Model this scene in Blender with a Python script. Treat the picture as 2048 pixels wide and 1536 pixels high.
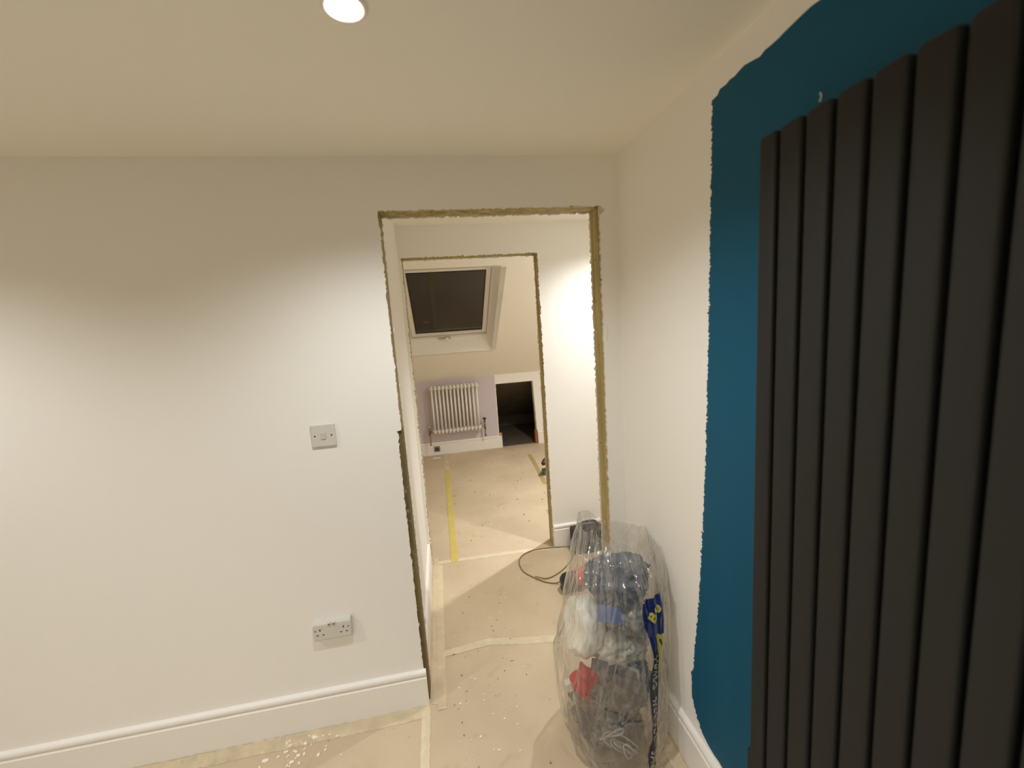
import bpy, bmesh, math, random
from mathutils import Vector, Matrix, noise
from mathutils.geometry import tessellate_polygon
from mathutils.bvhtree import BVHTree

for o in list(bpy.data.objects):
    bpy.data.objects.remove(o)
SC = bpy.context.scene
COL = SC.collection
PI = math.pi

# ------------------------------------------------------------------ camera
cam_d = bpy.data.cameras.new('camera')
cam_d.sensor_width = 36.0
cam_d.lens = 841.586 / 2048 * 36.0
cam_d.clip_start = 0.02
cam = bpy.data.objects.new('camera', cam_d)
COL.objects.link(cam)
F = Vector((0.16223818, 0.97627594, -0.14340172))
Rt = Vector((0.98260219, -0.1731544, -0.06716016))
Up = Vector((0.09039749, 0.1300109, 0.98738314))
m = Matrix.Identity(4)
for i in range(3):
    m[i][0] = Rt[i]; m[i][1] = Up[i]; m[i][2] = -F[i]
m[0][3], m[1][3], m[2][3] = -0.77981, -1.72209, 1.654
cam.matrix_world = m
cam_d.dof.use_dof = True
cam_d.dof.focus_distance = 2.3
cam_d.dof.aperture_fstop = 2.0
SC.camera = cam

# ------------------------------------------------------------------ world, exposure
w = bpy.data.worlds.new('night'); SC.world = w
w.use_nodes = True
w.node_tree.nodes['Background'].inputs[0].default_value = (0.034, 0.024, 0.014, 1)
w.node_tree.nodes['Background'].inputs[1].default_value = 0.75
SC.view_settings.view_transform = 'Standard'
SC.view_settings.look = 'None'
SC.view_settings.gamma = 1.0
SC.view_settings.use_curve_mapping = False
SC.view_settings.exposure = 1.13
SC.cycles.max_bounces = 24
SC.cycles.diffuse_bounces = 14
SC.cycles.transparent_max_bounces = 24

# lamp positions, used by the downlight builder further down: x, y, watts, colour
H = 2.3
LAMPS = [
    (-0.905, -0.748, 24, 'round white recessed downlight glowing in the bedroom ceiling'),
    (-2.62, -0.80, 23, None),
    (-0.905, -2.60, 30, None),
    (-2.35, -2.60, 34, None),
    (0.40, 0.62, 36, None),
    (0.62, 1.72, 84, None),
]
LAMP_COL = (1.0, 1.01, 1.02)

# ------------------------------------------------------------------ dimensions
XL, XR, HD = -0.9614, -0.0817, 2.106      # first opening
Y2 = 1.105                                # landing far wall face
X2L, X2R = -0.9653, -0.0792
T = 0.12
Y3 = 3.762                                # far knee wall
ZK = 0.987
SL = math.radians(35)
SB = 0.170                                # skirting height

# ------------------------------------------------------------------ materials
def nodes(name):
    m = bpy.data.materials.new(name); m.use_nodes = True
    nt = m.node_tree
    return m, nt, nt.nodes, nt.links, nt.nodes['Principled BSDF']

def rgb(r, g, b):
    f = lambda c: (c/255/12.92) if c/255 <= 0.04045 else ((c/255+0.055)/1.055)**2.4
    return (f(r), f(g), f(b), 1)

def simple(name, col, rough=0.5, metal=0.0, bump=0.0, bscale=60, var=0.0, vscale=6, coords='Object', spec=0.5):
    m, nt, N, L, b = nodes(name)
    b.inputs['Base Color'].default_value = col
    b.inputs['Roughness'].default_value = rough
    b.inputs['Metallic'].default_value = metal
    b.inputs['Specular IOR Level'].default_value = spec
    tc = N.new('ShaderNodeTexCoord')
    if var > 0:
        n = N.new('ShaderNodeTexNoise'); n.inputs['Scale'].default_value = vscale; n.inputs['Detail'].default_value = 4
        L.new(tc.outputs[coords], n.inputs['Vector'])
        mx = N.new('ShaderNodeMix'); mx.data_type = 'RGBA'
        L.new(n.outputs['Fac'], mx.inputs['Factor'])
        mx.inputs['A'].default_value = tuple(c*(1-var) for c in col[:3]) + (1,)
        mx.inputs['B'].default_value = tuple(min(1, c*(1+var)) for c in col[:3]) + (1,)
        L.new(mx.outputs['Result'], b.inputs['Base Color'])
    if bump > 0:
        n2 = N.new('ShaderNodeTexNoise'); n2.inputs['Scale'].default_value = bscale; n2.inputs['Detail'].default_value = 5
        L.new(tc.outputs[coords], n2.inputs['Vector'])
        bp = N.new('ShaderNodeBump'); bp.inputs['Strength'].default_value = bump; bp.inputs['Distance'].default_value = 0.002
        L.new(n2.outputs['Fac'], bp.inputs['Height']); L.new(bp.outputs['Normal'], b.inputs['Normal'])
    return m

M = {}
M['wall'] = simple('wall_paint', (0.86, 0.84, 0.79, 1), 0.62, bump=0.12, bscale=120, var=0.015, vscale=1.6)
M['ceiling'] = simple('ceiling_paint', (0.88, 0.855, 0.77, 1), 0.8, bump=0.08, bscale=150, var=0.012, vscale=1.2)
M['lavender'] = simple('lavender_paint', (0.61, 0.545, 0.59, 1), 0.6, bump=0.1, bscale=120, var=0.02, vscale=2)
M['skirting'] = simple('skirting_paint', (0.85, 0.82, 0.77, 1), 0.38, bump=0.05, bscale=60, var=0.015, vscale=5)
M['blue'] = simple('teal_blue_paint', (0.004, 0.086, 0.160, 1), 0.6, bump=0.1, bscale=140, var=0.04, vscale=3, spec=0.22)
M['plaster_edge'] = simple('raw_plaster', (0.60, 0.54, 0.43, 1), 0.9, bump=0.8, bscale=90, var=0.25, vscale=40)
M['anthracite'] = simple('anthracite_enamel', (0.0150, 0.0152, 0.0140, 1), 0.62, bump=0.1, bscale=400, spec=0.3)
M['white_plastic'] = simple('white_plastic', (0.62, 0.60, 0.54, 1), 0.3)
M['grey_plastic'] = simple('grey_rocker', (0.56, 0.54, 0.48, 1), 0.35)
M['white_enamel'] = simple('white_enamel', (0.83, 0.80, 0.73, 1), 0.35)
M['window_white'] = simple('window_lacquer', (0.76, 0.73, 0.67, 1), 0.35)
M['dark'] = simple('dark_hole', (0.01, 0.008, 0.006, 1), 0.8)
M['screw'] = simple('screw_metal', (0.22, 0.19, 0.14, 1), 0.4, metal=0.8)
M['brass'] = simple('aged_brass', (0.30, 0.22, 0.11, 1), 0.35, metal=0.9, var=0.2, vscale=40)
M['chrome'] = simple('chrome', (0.75, 0.73, 0.70, 1), 0.15, metal=1.0)
M['dark_metal'] = simple('dark_valve_cap', (0.03, 0.025, 0.02, 1), 0.4)
M['loft'] = simple('loft_felt', (0.12, 0.09, 0.055, 1), 0.9, bump=0.6, bscale=12, var=0.4, vscale=6)
M['loft_sheet'] = simple('loft_floor_sheet', (0.13, 0.105, 0.075, 1), 0.7, bump=0.8, bscale=8, var=0.3, vscale=8)
M['black_rubber'] = simple('black_rubber', (0.018, 0.017, 0.016, 1), 0.45)
M['black_fabric'] = simple('black_fabric', (0.028, 0.027, 0.026, 1), 0.8, bump=0.6, bscale=300)
M['red_plastic'] = simple('red_plastic', (0.62, 0.10, 0.07, 1), 0.4)
M['cable'] = simple('cable_sheath', (0.23, 0.15, 0.05, 1), 0.5)
M['foam'] = simple('cream_foam', (0.72, 0.70, 0.60, 1), 0.8)

def wood(name, c1, c2, knots=True):
    m, nt, N, L, b = nodes(name)
    tc = N.new('ShaderNodeTexCoord')
    mp = N.new('ShaderNodeMapping'); mp.inputs['Scale'].default_value = (26, 26, 1.6)
    L.new(tc.outputs['Object'], mp.inputs['Vector'])
    n = N.new('ShaderNodeTexNoise'); n.inputs['Scale'].default_value = 1.0; n.inputs['Detail'].default_value = 6; n.inputs['Distortion'].default_value = 0.6
    L.new(mp.outputs['Vector'], n.inputs['Vector'])
    r = N.new('ShaderNodeValToRGB'); r.color_ramp.elements[0].position = 0.3; r.color_ramp.elements[1].position = 0.7
    r.color_ramp.elements[0].color = c1; r.color_ramp.elements[1].color = c2
    L.new(n.outputs['Fac'], r.inputs['Fac'])
    out = r.outputs['Color']
    if knots:
        v = N.new('ShaderNodeTexVoronoi'); v.inputs['Scale'].default_value = 3.4
        mp2 = N.new('ShaderNodeMapping'); mp2.inputs['Scale'].default_value = (6, 6, 1.3)
        L.new(tc.outputs['Object'], mp2.inputs['Vector']); L.new(mp2.outputs['Vector'], v.inputs['Vector'])
        r2 = N.new('ShaderNodeValToRGB'); r2.color_ramp.elements[0].position = 0.05; r2.color_ramp.elements[1].position = 0.12
        r2.color_ramp.elements[0].color = (0.10, 0.07, 0.03, 1); r2.color_ramp.elements[1].color = (1, 1, 1, 1)
        L.new(v.outputs['Distance'], r2.inputs['Fac'])
        mx = N.new('ShaderNodeMix'); mx.data_type = 'RGBA'; mx.blend_type = 'MULTIPLY'; mx.inputs['Factor'].default_value = 0.8
        L.new(out, mx.inputs['A']); L.new(r2.outputs['Color'], mx.inputs['B']); out = mx.outputs['Result']
    # plaster smears left on the timber
    n3 = N.new('ShaderNodeTexNoise'); n3.inputs['Scale'].default_value = 30; n3.inputs['Detail'].default_value = 4
    L.new(tc.outputs['Object'], n3.inputs['Vector'])
    r3 = N.new('ShaderNodeValToRGB'); r3.color_ramp.elements[0].position = 0.60; r3.color_ramp.elements[1].position = 0.70
    L.new(n3.outputs['Fac'], r3.inputs['Fac'])
    mx2 = N.new('ShaderNodeMix'); mx2.data_type = 'RGBA'
    ml = N.new('ShaderNodeMath'); ml.operation = 'MULTIPLY'; ml.inputs[1].default_value = 0.45
    L.new(r3.outputs['Color'], ml.inputs[0]); L.new(ml.outputs[0], mx2.inputs['Factor'])
    L.new(out, mx2.inputs['A']); mx2.inputs['B'].default_value = (0.55, 0.48, 0.34, 1)
    L.new(mx2.outputs['Result'], b.inputs['Base Color'])
    b.inputs['Roughness'].default_value = 0.75
    bp = N.new('ShaderNodeBump'); bp.inputs['Strength'].default_value = 0.4; bp.inputs['Distance'].default_value = 0.002
    L.new(n.outputs['Fac'], bp.inputs['Height']); L.new(bp.outputs['Normal'], b.inputs['Normal'])
    return m
M['stud'] = wood('stud_timber', rgb(132, 117, 68), rgb(188, 170, 114))
M['stud_dark'] = wood('dark_stud_timber', rgb(88, 76, 42), rgb(135, 118, 74))  # darker tone of the stud timber, used on the lower left stud
M['orange_wood'] = wood('orange_timber', rgb(120, 66, 28), rgb(176, 110, 56), False)

def floor_mat():
    m, nt, N, L, b = nodes('floor_protection_board')
    tc = N.new('ShaderNodeTexCoord')
    n = N.new('ShaderNodeTexNoise'); n.inputs['Scale'].default_value = 2.2; n.inputs['Detail'].default_value = 6
    L.new(tc.outputs['Object'], n.inputs['Vector'])
    r = N.new('ShaderNodeValToRGB'); r.color_ramp.elements[0].position = 0.3; r.color_ramp.elements[1].position = 0.75
    r.color_ramp.elements[0].color = (0.50, 0.395, 0.265, 1); r.color_ramp.elements[1].color = (0.62, 0.505, 0.35, 1)
    L.new(n.outputs['Fac'], r.inputs['Fac'])
    cur = r.outputs['Color']
    def specks(scale, seed, lo, hi, col, fac):
        nonlocal cur
        mp = N.new('ShaderNodeMapping'); mp.inputs['Location'].default_value = (seed, seed*1.7, 0)
        L.new(tc.outputs['Object'], mp.inputs['Vector'])
        nn = N.new('ShaderNodeTexNoise'); nn.inputs['Scale'].default_value = scale; nn.inputs['Detail'].default_value = 2.5
        nn.inputs['Distortion'].default_value = 0.8
        L.new(mp.outputs['Vector'], nn.inputs['Vector'])
        rr = N.new('ShaderNodeValToRGB'); rr.color_ramp.elements[0].position = lo; rr.color_ramp.elements[1].position = hi
        L.new(nn.outputs['Fac'], rr.inputs['Fac'])
        big = N.new('ShaderNodeTexNoise'); big.inputs['Scale'].default_value = 3.0
        L.new(mp.outputs['Vector'], big.inputs['Vector'])
        rb = N.new('ShaderNodeValToRGB'); rb.color_ramp.elements[0].position = 0.42; rb.color_ramp.elements[1].position = 0.58
        L.new(big.outputs['Fac'], rb.inputs['Fac'])
        mu = N.new('ShaderNodeMath'); mu.operation = 'MULTIPLY'; L.new(rr.outputs['Color'], mu.inputs[0]); L.new(rb.outputs['Color'], mu.inputs[1])
        mu2 = N.new('ShaderNodeMath'); mu2.operation = 'MULTIPLY'; L.new(mu.outputs[0], mu2.inputs[0]); mu2.inputs[1].default_value = fac
        mx = N.new('ShaderNodeMix'); mx.data_type = 'RGBA'
        L.new(mu2.outputs[0], mx.inputs['Factor']); L.new(cur, mx.inputs['A']); mx.inputs['B'].default_value = col
        cur = mx.outputs['Result']
    specks(42, 3.1, 0.70, 0.73, (0.16, 0.12, 0.08, 1), 0.8)
    specks(60, 9.4, 0.715, 0.74, (0.85, 0.78, 0.66, 1), 0.9)
    specks(9, 5.2, 0.60, 0.75, (0.38, 0.29, 0.20, 1), 0.5)
    L.new(cur, b.inputs['Base Color'])
    b.inputs['Roughness'].default_value = 0.6
    n2 = N.new('ShaderNodeTexNoise'); n2.inputs['Scale'].default_value = 14
    L.new(tc.outputs['Object'], n2.inputs['Vector'])
    bp = N.new('ShaderNodeBump'); bp.inputs['Strength'].default_value = 0.25; bp.inputs['Distance'].default_value = 0.004
    L.new(n2.outputs['Fac'], bp.inputs['Height']); L.new(bp.outputs['Normal'], b.inputs['Normal'])
    return m
M['floor'] = floor_mat()

def film(name, col, base, streak, edge, gloss=0.35, vstretch=0.35, scale=9.0, rough=0.22, body=0.5):
    """thin plastic sheet: mostly see-through, milky where creased or seen edge-on"""
    m, nt, N, L, b = nodes(name)
    out = N['Material Output']
    tc = N.new('ShaderNodeTexCoord')
    mp = N.new('ShaderNodeMapping'); mp.inputs['Scale'].default_value = (1, 1, vstretch); mp.inputs['Rotation'].default_value = (0.15, 0.25, 0)
    L.new(tc.outputs['Object'], mp.inputs['Vector'])
    n = N.new('ShaderNodeTexNoise'); n.inputs['Scale'].default_value = scale; n.inputs['Detail'].default_value = 6
    n.inputs['Distortion'].default_value = 1.2
    L.new(mp.outputs['Vector'], n.inputs['Vector'])
    s = N.new('ShaderNodeMath'); s.operation = 'SUBTRACT'; L.new(n.outputs['Fac'], s.inputs[0]); s.inputs[1].default_value = 0.5
    a = N.new('ShaderNodeMath'); a.operation = 'ABSOLUTE'; L.new(s.outputs[0], a.inputs[0])
    r = N.new('ShaderNodeValToRGB'); r.color_ramp.elements[0].position = 0.0; r.color_ramp.elements[1].position = 0.030
    r.color_ramp.elements[0].color = (1, 1, 1, 1); r.color_ramp.elements[1].color = (0, 0, 0, 1)
    L.new(a.outputs[0], r.inputs['Fac'])
    soft = N.new('ShaderNodeTexNoise'); soft.inputs['Scale'].default_value = 7.0; soft.inputs['Detail'].default_value = 3
    L.new(tc.outputs['Object'], soft.inputs['Vector'])
    sm = N.new('ShaderNodeMath'); sm.operation = 'MULTIPLY'; L.new(r.outputs['Color'], sm.inputs[0]); L.new(soft.outputs['Fac'], sm.inputs[1])
    f1 = N.new('ShaderNodeMath'); f1.operation = 'MULTIPLY_ADD'; L.new(sm.outputs[0], f1.inputs[0]); f1.inputs[1].default_value = streak*1.6; f1.inputs[2].default_value = base
    lw = N.new('ShaderNodeLayerWeight'); lw.inputs['Blend'].default_value = 0.35
    f2 = N.new('ShaderNodeMath'); f2.operation = 'MULTIPLY_ADD'; L.new(lw.outputs['Facing'], f2.inputs[0]); f2.inputs[1].default_value = edge; L.new(f1.outputs[0], f2.inputs[2])
    f2.use_clamp = True
    bp = N.new('ShaderNodeBump'); bp.inputs['Strength'].default_value = 0.45; bp.inputs['Distance'].default_value = 0.006
    L.new(n.outputs['Fac'], bp.inputs['Height'])
    tr = N.new('ShaderNodeBsdfTransparent'); tr.inputs['Color'].default_value = (0.97, 0.96, 0.94, 1)
    d = N.new('ShaderNodeBsdfDiffuse'); d.inputs['Color'].default_value = col
    tl = N.new('ShaderNodeBsdfTranslucent'); tl.inputs['Color'].default_value = col
    mdt = N.new('ShaderNodeMixShader'); mdt.inputs[0].default_value = body; L.new(d.outputs[0], mdt.inputs[1]); L.new(tl.outputs[0], mdt.inputs[2])
    mx = N.new('ShaderNodeMixShader'); L.new(f2.outputs[0], mx.inputs[0]); L.new(tr.outputs[0], mx.inputs[1]); L.new(mdt.outputs[0], mx.inputs[2])
    g = N.new('ShaderNodeBsdfGlossy'); g.inputs['Roughness'].default_value = rough; g.inputs['Color'].default_value = (1, 1, 1, 1)
    L.new(bp.outputs['Normal'], g.inputs['Normal'])
    fr = N.new('ShaderNodeLayerWeight'); fr.inputs['Blend'].default_value = 0.5; L.new(bp.outputs['Normal'], fr.inputs['Normal'])
    pw = N.new('ShaderNodeMath'); pw.operation = 'POWER'; L.new(fr.outputs['Facing'], pw.inputs[0]); pw.inputs[1].default_value = 4.0
    gm = N.new('ShaderNodeMath'); gm.operation = 'MULTIPLY_ADD'; L.new(pw.outputs[0], gm.inputs[0]); gm.inputs[1].default_value = gloss; gm.inputs[2].default_value = 0.09*gloss
    gm.use_clamp = True
    mx2 = N.new('ShaderNodeMixShader'); L.new(gm.outputs[0], mx2.inputs[0]); L.new(mx.outputs[0], mx2.inputs[1]); L.new(g.outputs[0], mx2.inputs[2])
    L.new(mx2.outputs[0], out.inputs['Surface'])
    return m
M['film'] = film('clear_sack_film', (0.70, 0.68, 0.645, 1), 0.09, 0.26, 0.21, gloss=1.3, rough=0.12, scale=5.5, body=0.5)
M['clear_plastic'] = film('clear_packaging', (0.7, 0.7, 0.7, 1), 0.10, 0.3, 0.5, gloss=0.9, scale=20, rough=0.08)
M['masking'] = film('masking_tape_paper', (0.86, 0.80, 0.64, 1), 0.62, 0.25, 0.1, gloss=0.15, scale=30, vstretch=1, rough=0.5, body=0.1)
M['yellow_tape'] = simple('yellow_tape', (0.86, 0.76, 0.28, 1), 0.5, bump=0.2, bscale=80, var=0.1, vscale=12)
M['crumple_white'] = simple('white_polythene', (0.90, 0.90, 0.83, 1), 0.3, bump=0.6, bscale=40, var=0.06, vscale=12)
M['crumple_grey'] = simple('grey_packaging_film', (0.50, 0.48, 0.43, 1), 0.25, bump=0.6, bscale=40, var=0.2, vscale=14)
M['crumple_mid'] = simple('mid_grey_polythene', (0.33, 0.33, 0.32, 1), 0.28, bump=0.6, bscale=40, var=0.3, vscale=14)
M['crumple_dark'] = simple('dark_grey_polythene', (0.115, 0.105, 0.095, 1), 0.28, bump=0.6, bscale=40, var=0.3, vscale=14)
M['crumple_slate'] = simple('slate_blue_polythene', (0.12, 0.14, 0.185, 1), 0.3, bump=0.6, bscale=40, var=0.3, vscale=14)
M['crumple_brown'] = simple('brown_polythene', (0.22, 0.175, 0.14, 1), 0.3, bump=0.6, bscale=40, var=0.3, vscale=14)
M['crumple_red'] = simple('red_wrapper_film', (0.80, 0.07, 0.07, 1), 0.25, bump=0.6, bscale=50, var=0.15, vscale=16)
M['navy_card'] = simple('navy_card', (0.018, 0.03, 0.065, 1), 0.35, var=0.2, vscale=30)
M['label_blue'] = simple('pale_blue_label', (0.17, 0.24, 0.50, 1), 0.4, var=0.3, vscale=20)
M['paper_white'] = simple('white_paper', (0.86, 0.86, 0.86, 1), 0.4)
M['print_navy'] = simple('navy_print', (0.008, 0.02, 0.13, 1), 0.3, var=0.2, vscale=12)
M['print_grey_navy'] = simple('faded_navy_print', (0.016, 0.019, 0.034, 1), 0.3, var=0.3, vscale=20)
M['print_yellow'] = simple('yellow_print', (0.50, 0.46, 0.10, 1), 0.4)
M['print_letter'] = simple('letter_print', (0.42, 0.42, 0.33, 1), 0.4)
M['chip'] = simple('plaster_chip', (0.86, 0.81, 0.70, 1), 0.7)

def glass_mat():
    m, nt, N, L, b = nodes('roof_window_glass')
    out = N['Material Output']
    tr = N.new('ShaderNodeBsdfTransparent'); tr.inputs['Color'].default_value = (0.82, 0.82, 0.80, 1)
    g = N.new('ShaderNodeBsdfGlossy'); g.inputs['Roughness'].default_value = 0.04
    fr = N.new('ShaderNodeFresnel'); fr.inputs['IOR'].default_value = 1.55
    ad = N.new('ShaderNodeMath'); ad.operation = 'MULTIPLY_ADD'; ad.inputs[1].default_value = 2.1; ad.inputs[2].default_value = 0.0
    L.new(fr.outputs[0], ad.inputs[0])
    mx = N.new('ShaderNodeMixShader'); L.new(ad.outputs[0], mx.inputs[0]); L.new(tr.outputs[0], mx.inputs[1]); L.new(g.outputs[0], mx.inputs[2])
    L.new(mx.outputs[0], out.inputs['Surface'])
    return m
M['glass'] = glass_mat()

def lamp_mat():
    m, nt, N, L, b = nodes('lamp_lens')
    b.inputs['Base Color'].default_value = (1, 1, 1, 1)
    b.inputs['Emission Color'].default_value = (1.0, 0.93, 0.82, 1)
    b.inputs['Emission Strength'].default_value = 14
    return m
M['lens'] = lamp_mat()

# ------------------------------------------------------------------ helpers
def obj(name, bm, mat, parent=None, smooth=False):
    me = bpy.data.meshes.new(name)
    bmesh.ops.recalc_face_normals(bm, faces=bm.faces)
    bm.to_mesh(me); bm.free()
    for mm in (mat if isinstance(mat, (list, tuple)) else [mat]):
        me.materials.append(M[mm] if isinstance(mm, str) else mm)
    if smooth:
        for p in me.polygons: p.use_smooth = True
    o = bpy.data.objects.new(name, me); COL.objects.link(o)
    if parent is not None:
        o.parent = parent
        o.matrix_parent_inverse = Matrix.Translation(-Vector(parent.location)) if parent.rotation_euler[:] == (0, 0, 0) else parent.matrix_world.inverted()
    return o

def struct(name, bm, mat, parent=None, smooth=False):
    o = obj(name, bm, mat, parent, smooth)
    if parent is None: o['kind'] = 'structure'
    return o

def thing(name, label, cat, loc=(0, 0, 0), group=None):
    o = bpy.data.objects.new(name, None); COL.objects.link(o)
    o.location = loc; o.empty_display_size = 0.05
    o['label'] = label; o['category'] = cat
    if group: o['group'] = group
    return o

def tag(o, label, cat, group=None, kind=None):
    o['label'] = label; o['category'] = cat
    if group: o['group'] = group
    if kind: o['kind'] = kind
    return o

def sempty(name, loc):
    o = bpy.data.objects.new(name, None); COL.objects.link(o); o.location = loc; o['kind'] = 'structure'
    o.empty_display_size = 0.05
    return o

def add_box(bm, lo, hi, bevel=0.0, seg=2):
    vs = [bm.verts.new((x, y, z)) for x in (lo[0], hi[0]) for y in (lo[1], hi[1]) for z in (lo[2], hi[2])]
    idx = [(0, 1, 3, 2), (4, 6, 7, 5), (0, 4, 5, 1), (2, 3, 7, 6), (0, 2, 6, 4), (1, 5, 7, 3)]
    fs = [bm.faces.new([vs[i] for i in f]) for f in idx]
    if bevel > 0:
        es = list({e for f in fs for e in f.edges})
        bmesh.ops.bevel(bm, geom=es, offset=bevel, segments=seg, affect='EDGES', profile=0.5)
    return vs

def box(lo, hi, bevel=0.0, seg=2):
    bm = bmesh.new(); add_box(bm, lo, hi, bevel, seg); return bm

def cyl(bm, p0, p1, r0, r1=None, n=20, cap=True):
    r1 = r0 if r1 is None else r1
    p0, p1 = Vector(p0), Vector(p1)
    d = (p1-p0).normalized()
    a = d.orthogonal().normalized(); b = d.cross(a)
    ra = [bm.verts.new(p0 + r0*(math.cos(t)*a + math.sin(t)*b)) for t in [2*PI*i/n for i in range(n)]]
    rb = [bm.verts.new(p1 + r1*(math.cos(t)*a + math.sin(t)*b)) for t in [2*PI*i/n for i in range(n)]]
    for i in range(n):
        bm.faces.new((ra[i], ra[(i+1) % n], rb[(i+1) % n], rb[i]))
    if cap:
        bm.faces.new(list(reversed(ra))); bm.faces.new(rb)

def lathe(bm, base, axis, prof, n=24):
    base = Vector(base); d = Vector(axis).normalized(); a = d.orthogonal().normalized(); b = d.cross(a)
    prev = None
    for (r, h) in prof:
        ring = [bm.verts.new(base + d*h + r*(math.cos(2*PI*i/n)*a + math.sin(2*PI*i/n)*b)) for i in range(n)]
        if prev:
            for i in range(n):
                bm.faces.new((prev[i], prev[(i+1) % n], ring[(i+1) % n], ring[i]))
        else:
            bm.faces.new(list(reversed(ring)))
        prev = ring
    bm.faces.new(prev)

def catmull(pts, k=10, closed=False):
    pts = [Vector(p) for p in pts]; out = []
    n = len(pts)
    rng = range(n) if closed else range(n-1)
    for i in rng:
        p1, p2 = pts[i], pts[(i+1) % n]
        p0 = pts[(i-1) % n] if (closed or i > 0) else p1*2-p2
        p3 = pts[(i+2) % n] if (closed or i+2 < n) else p2*2-p1
        for j in range(k):
            t = j/k
            out.append(0.5*((2*p1)+(-p0+p2)*t+(2*p0-5*p1+4*p2-p3)*t*t+(-p0+3*p1-3*p2+p3)*t**3))
    if not closed: out.append(pts[-1])
    return out

def tube(bm, pts, r, n=10, closed=False):
    pts = [Vector(p) for p in pts]; rings = []
    up = Vector((0, 0, 1)); N0 = len(pts)
    prev = None
    for i, p in enumerate(pts):
        if closed: t = pts[(i+1) % N0]-pts[i-1]
        else: t = pts[min(i+1, N0-1)]-pts[max(i-1, 0)]
        t.normalize()
        if prev is None:
            a = t.orthogonal().normalized()
        else:
            a = (prev - t*prev.dot(t)).normalized()
        prev = a; b = t.cross(a)
        rings.append([bm.verts.new(p + r*(math.cos(2*PI*k/n)*a+math.sin(2*PI*k/n)*b)) for k in range(n)])
    m_ = N0 if closed else N0-1
    for i in range(m_):
        A, B = rings[i], rings[(i+1) % N0]
        for k in range(n):
            bm.faces.new((A[k], A[(k+1) % n], B[(k+1) % n], B[k]))
    if not closed:
        bm.faces.new(list(reversed(rings[0]))); bm.faces.new(rings[-1])

def prism(bm, poly, axis, a, b, mi=0, side_mi=None):
    """poly: 2D outline; axis: 'y' -> (x,z) outline extruded along y, etc."""
    def P(u, v, w):
        return {'y': (u, w, v), 'x': (w, u, v), 'z': (u, v, w)}[axis]
    A = [bm.verts.new(P(u, v, a)) for u, v in poly]
    B = [bm.verts.new(P(u, v, b)) for u, v in poly]
    n = len(poly)
    for tri in tessellate_polygon([[Vector((u, v, 0)) for u, v in poly]]):
        for S_ in (A, B):
            try:
                f = bm.faces.new([S_[i] for i in tri]); f.material_index = mi
            except ValueError: pass
    for i in range(n):
        f = bm.faces.new((A[i], B[i], B[(i+1) % n], A[(i+1) % n])); f.material_index = mi if side_mi is None else side_mi

def ragged(p, q, step, amp, rnd, nx, nz):
    """points from p to q (both excluded) jittered along normal (nx,nz)"""
    L_ = math.dist(p, q); k = max(1, int(L_/step)); out = []
    for i in range(1, k):
        t = (i + rnd.uniform(-0.3, 0.3))/k
        j = rnd.uniform(-amp, amp)
        if rnd.random() < 0.08: j += rnd.choice((-1, 1))*amp*1.6
        out.append((p[0]+(q[0]-p[0])*t+nx*j, p[1]+(q[1]-p[1])*t+nz*j))
    return out

# ------------------------------------------------------------------ setting: floor, ceilings, walls
struct('floor', box((-4.0, -4.0, -0.05), (2.4, Y3+0.02, 0.0)), 'floor')
struct('ceiling', box((-4.0, -4.0, H), (2.4, Y3-(H-ZK)/math.tan(SL)+0.001, H+0.1)), 'ceiling')

def board(name, y0, y1, x0, x1, xl, xr, h, seed, cut=0.0, cutz=1.25, amp=0.0022):
    rnd = random.Random(seed)
    pts = [(x0, 0), ]
    if cut > 0:
        pts += [(xl-cut, 0)] + ragged((xl-cut, 0), (xl-cut, cutz), 0.009, amp*0.8, rnd, 1, 0)
        pts += [(xl-cut-0.003, cutz), (xl, cutz+0.004)] + ragged((xl, cutz), (xl, h), 0.009, amp, rnd, 1, 0)
    else:
        pts += [(xl, 0)] + ragged((xl, 0), (xl, h), 0.009, amp, rnd, 1, 0)
    pts += [(xl, h)] + ragged((xl, h), (xr, h), 0.009, amp, rnd, 0, 1) + [(xr, h)]
    pts += ragged((xr, h), (xr, 0), 0.009, amp, rnd, 1, 0) + [(xr, 0), (x1, 0), (x1, H), (x0, H)]
    bm = bmesh.new(); prism(bm, pts, 'y', y0, y1, 0, 1)
    return struct(name, bm, ['wall', 'plaster_edge'])

board('wall_front', 0.0, 0.013, -4.0, 0.0, XL, XR, HD, 3, cut=0.016)
board('wall_landing_near', T-0.013, T, -0.985, 2.4, XL, XR, HD-0.002, 5, amp=0.003)
board('wall_landing_far', Y2, Y2+0.013, -0.985, 2.4, X2L, X2R, HD, 7, amp=0.0028)
board('wall_attic_near', Y2+T-0.013, Y2+T, -2.0, 2.4, X2L, X2R, HD-0.002, 9, amp=0.003)
struct('wall_landing_left', box((-1.1, T-0.02, 0), (-0.985, Y2+T-0.02, H)), 'wall')
struct('wall_right', box((0.0, -4.0, 0), (0.1, T-0.013, H)), 'wall')
struct('wall_left', box((-4.1, -4.0, 0), (-4.0, 0.02, H)), 'wall')
struct('wall_behind', box((-4.1, -4.1, 0), (0.1, -4.0, H)), 'wall')
struct('wall_landing_right', box((2.4, 0.0, 0), (2.5, Y3, H)), 'wall')
struct('wall_attic_left', box((-2.1, Y2+T-0.01, 0), (-2.0, Y3, H)), 'wall')
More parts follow.
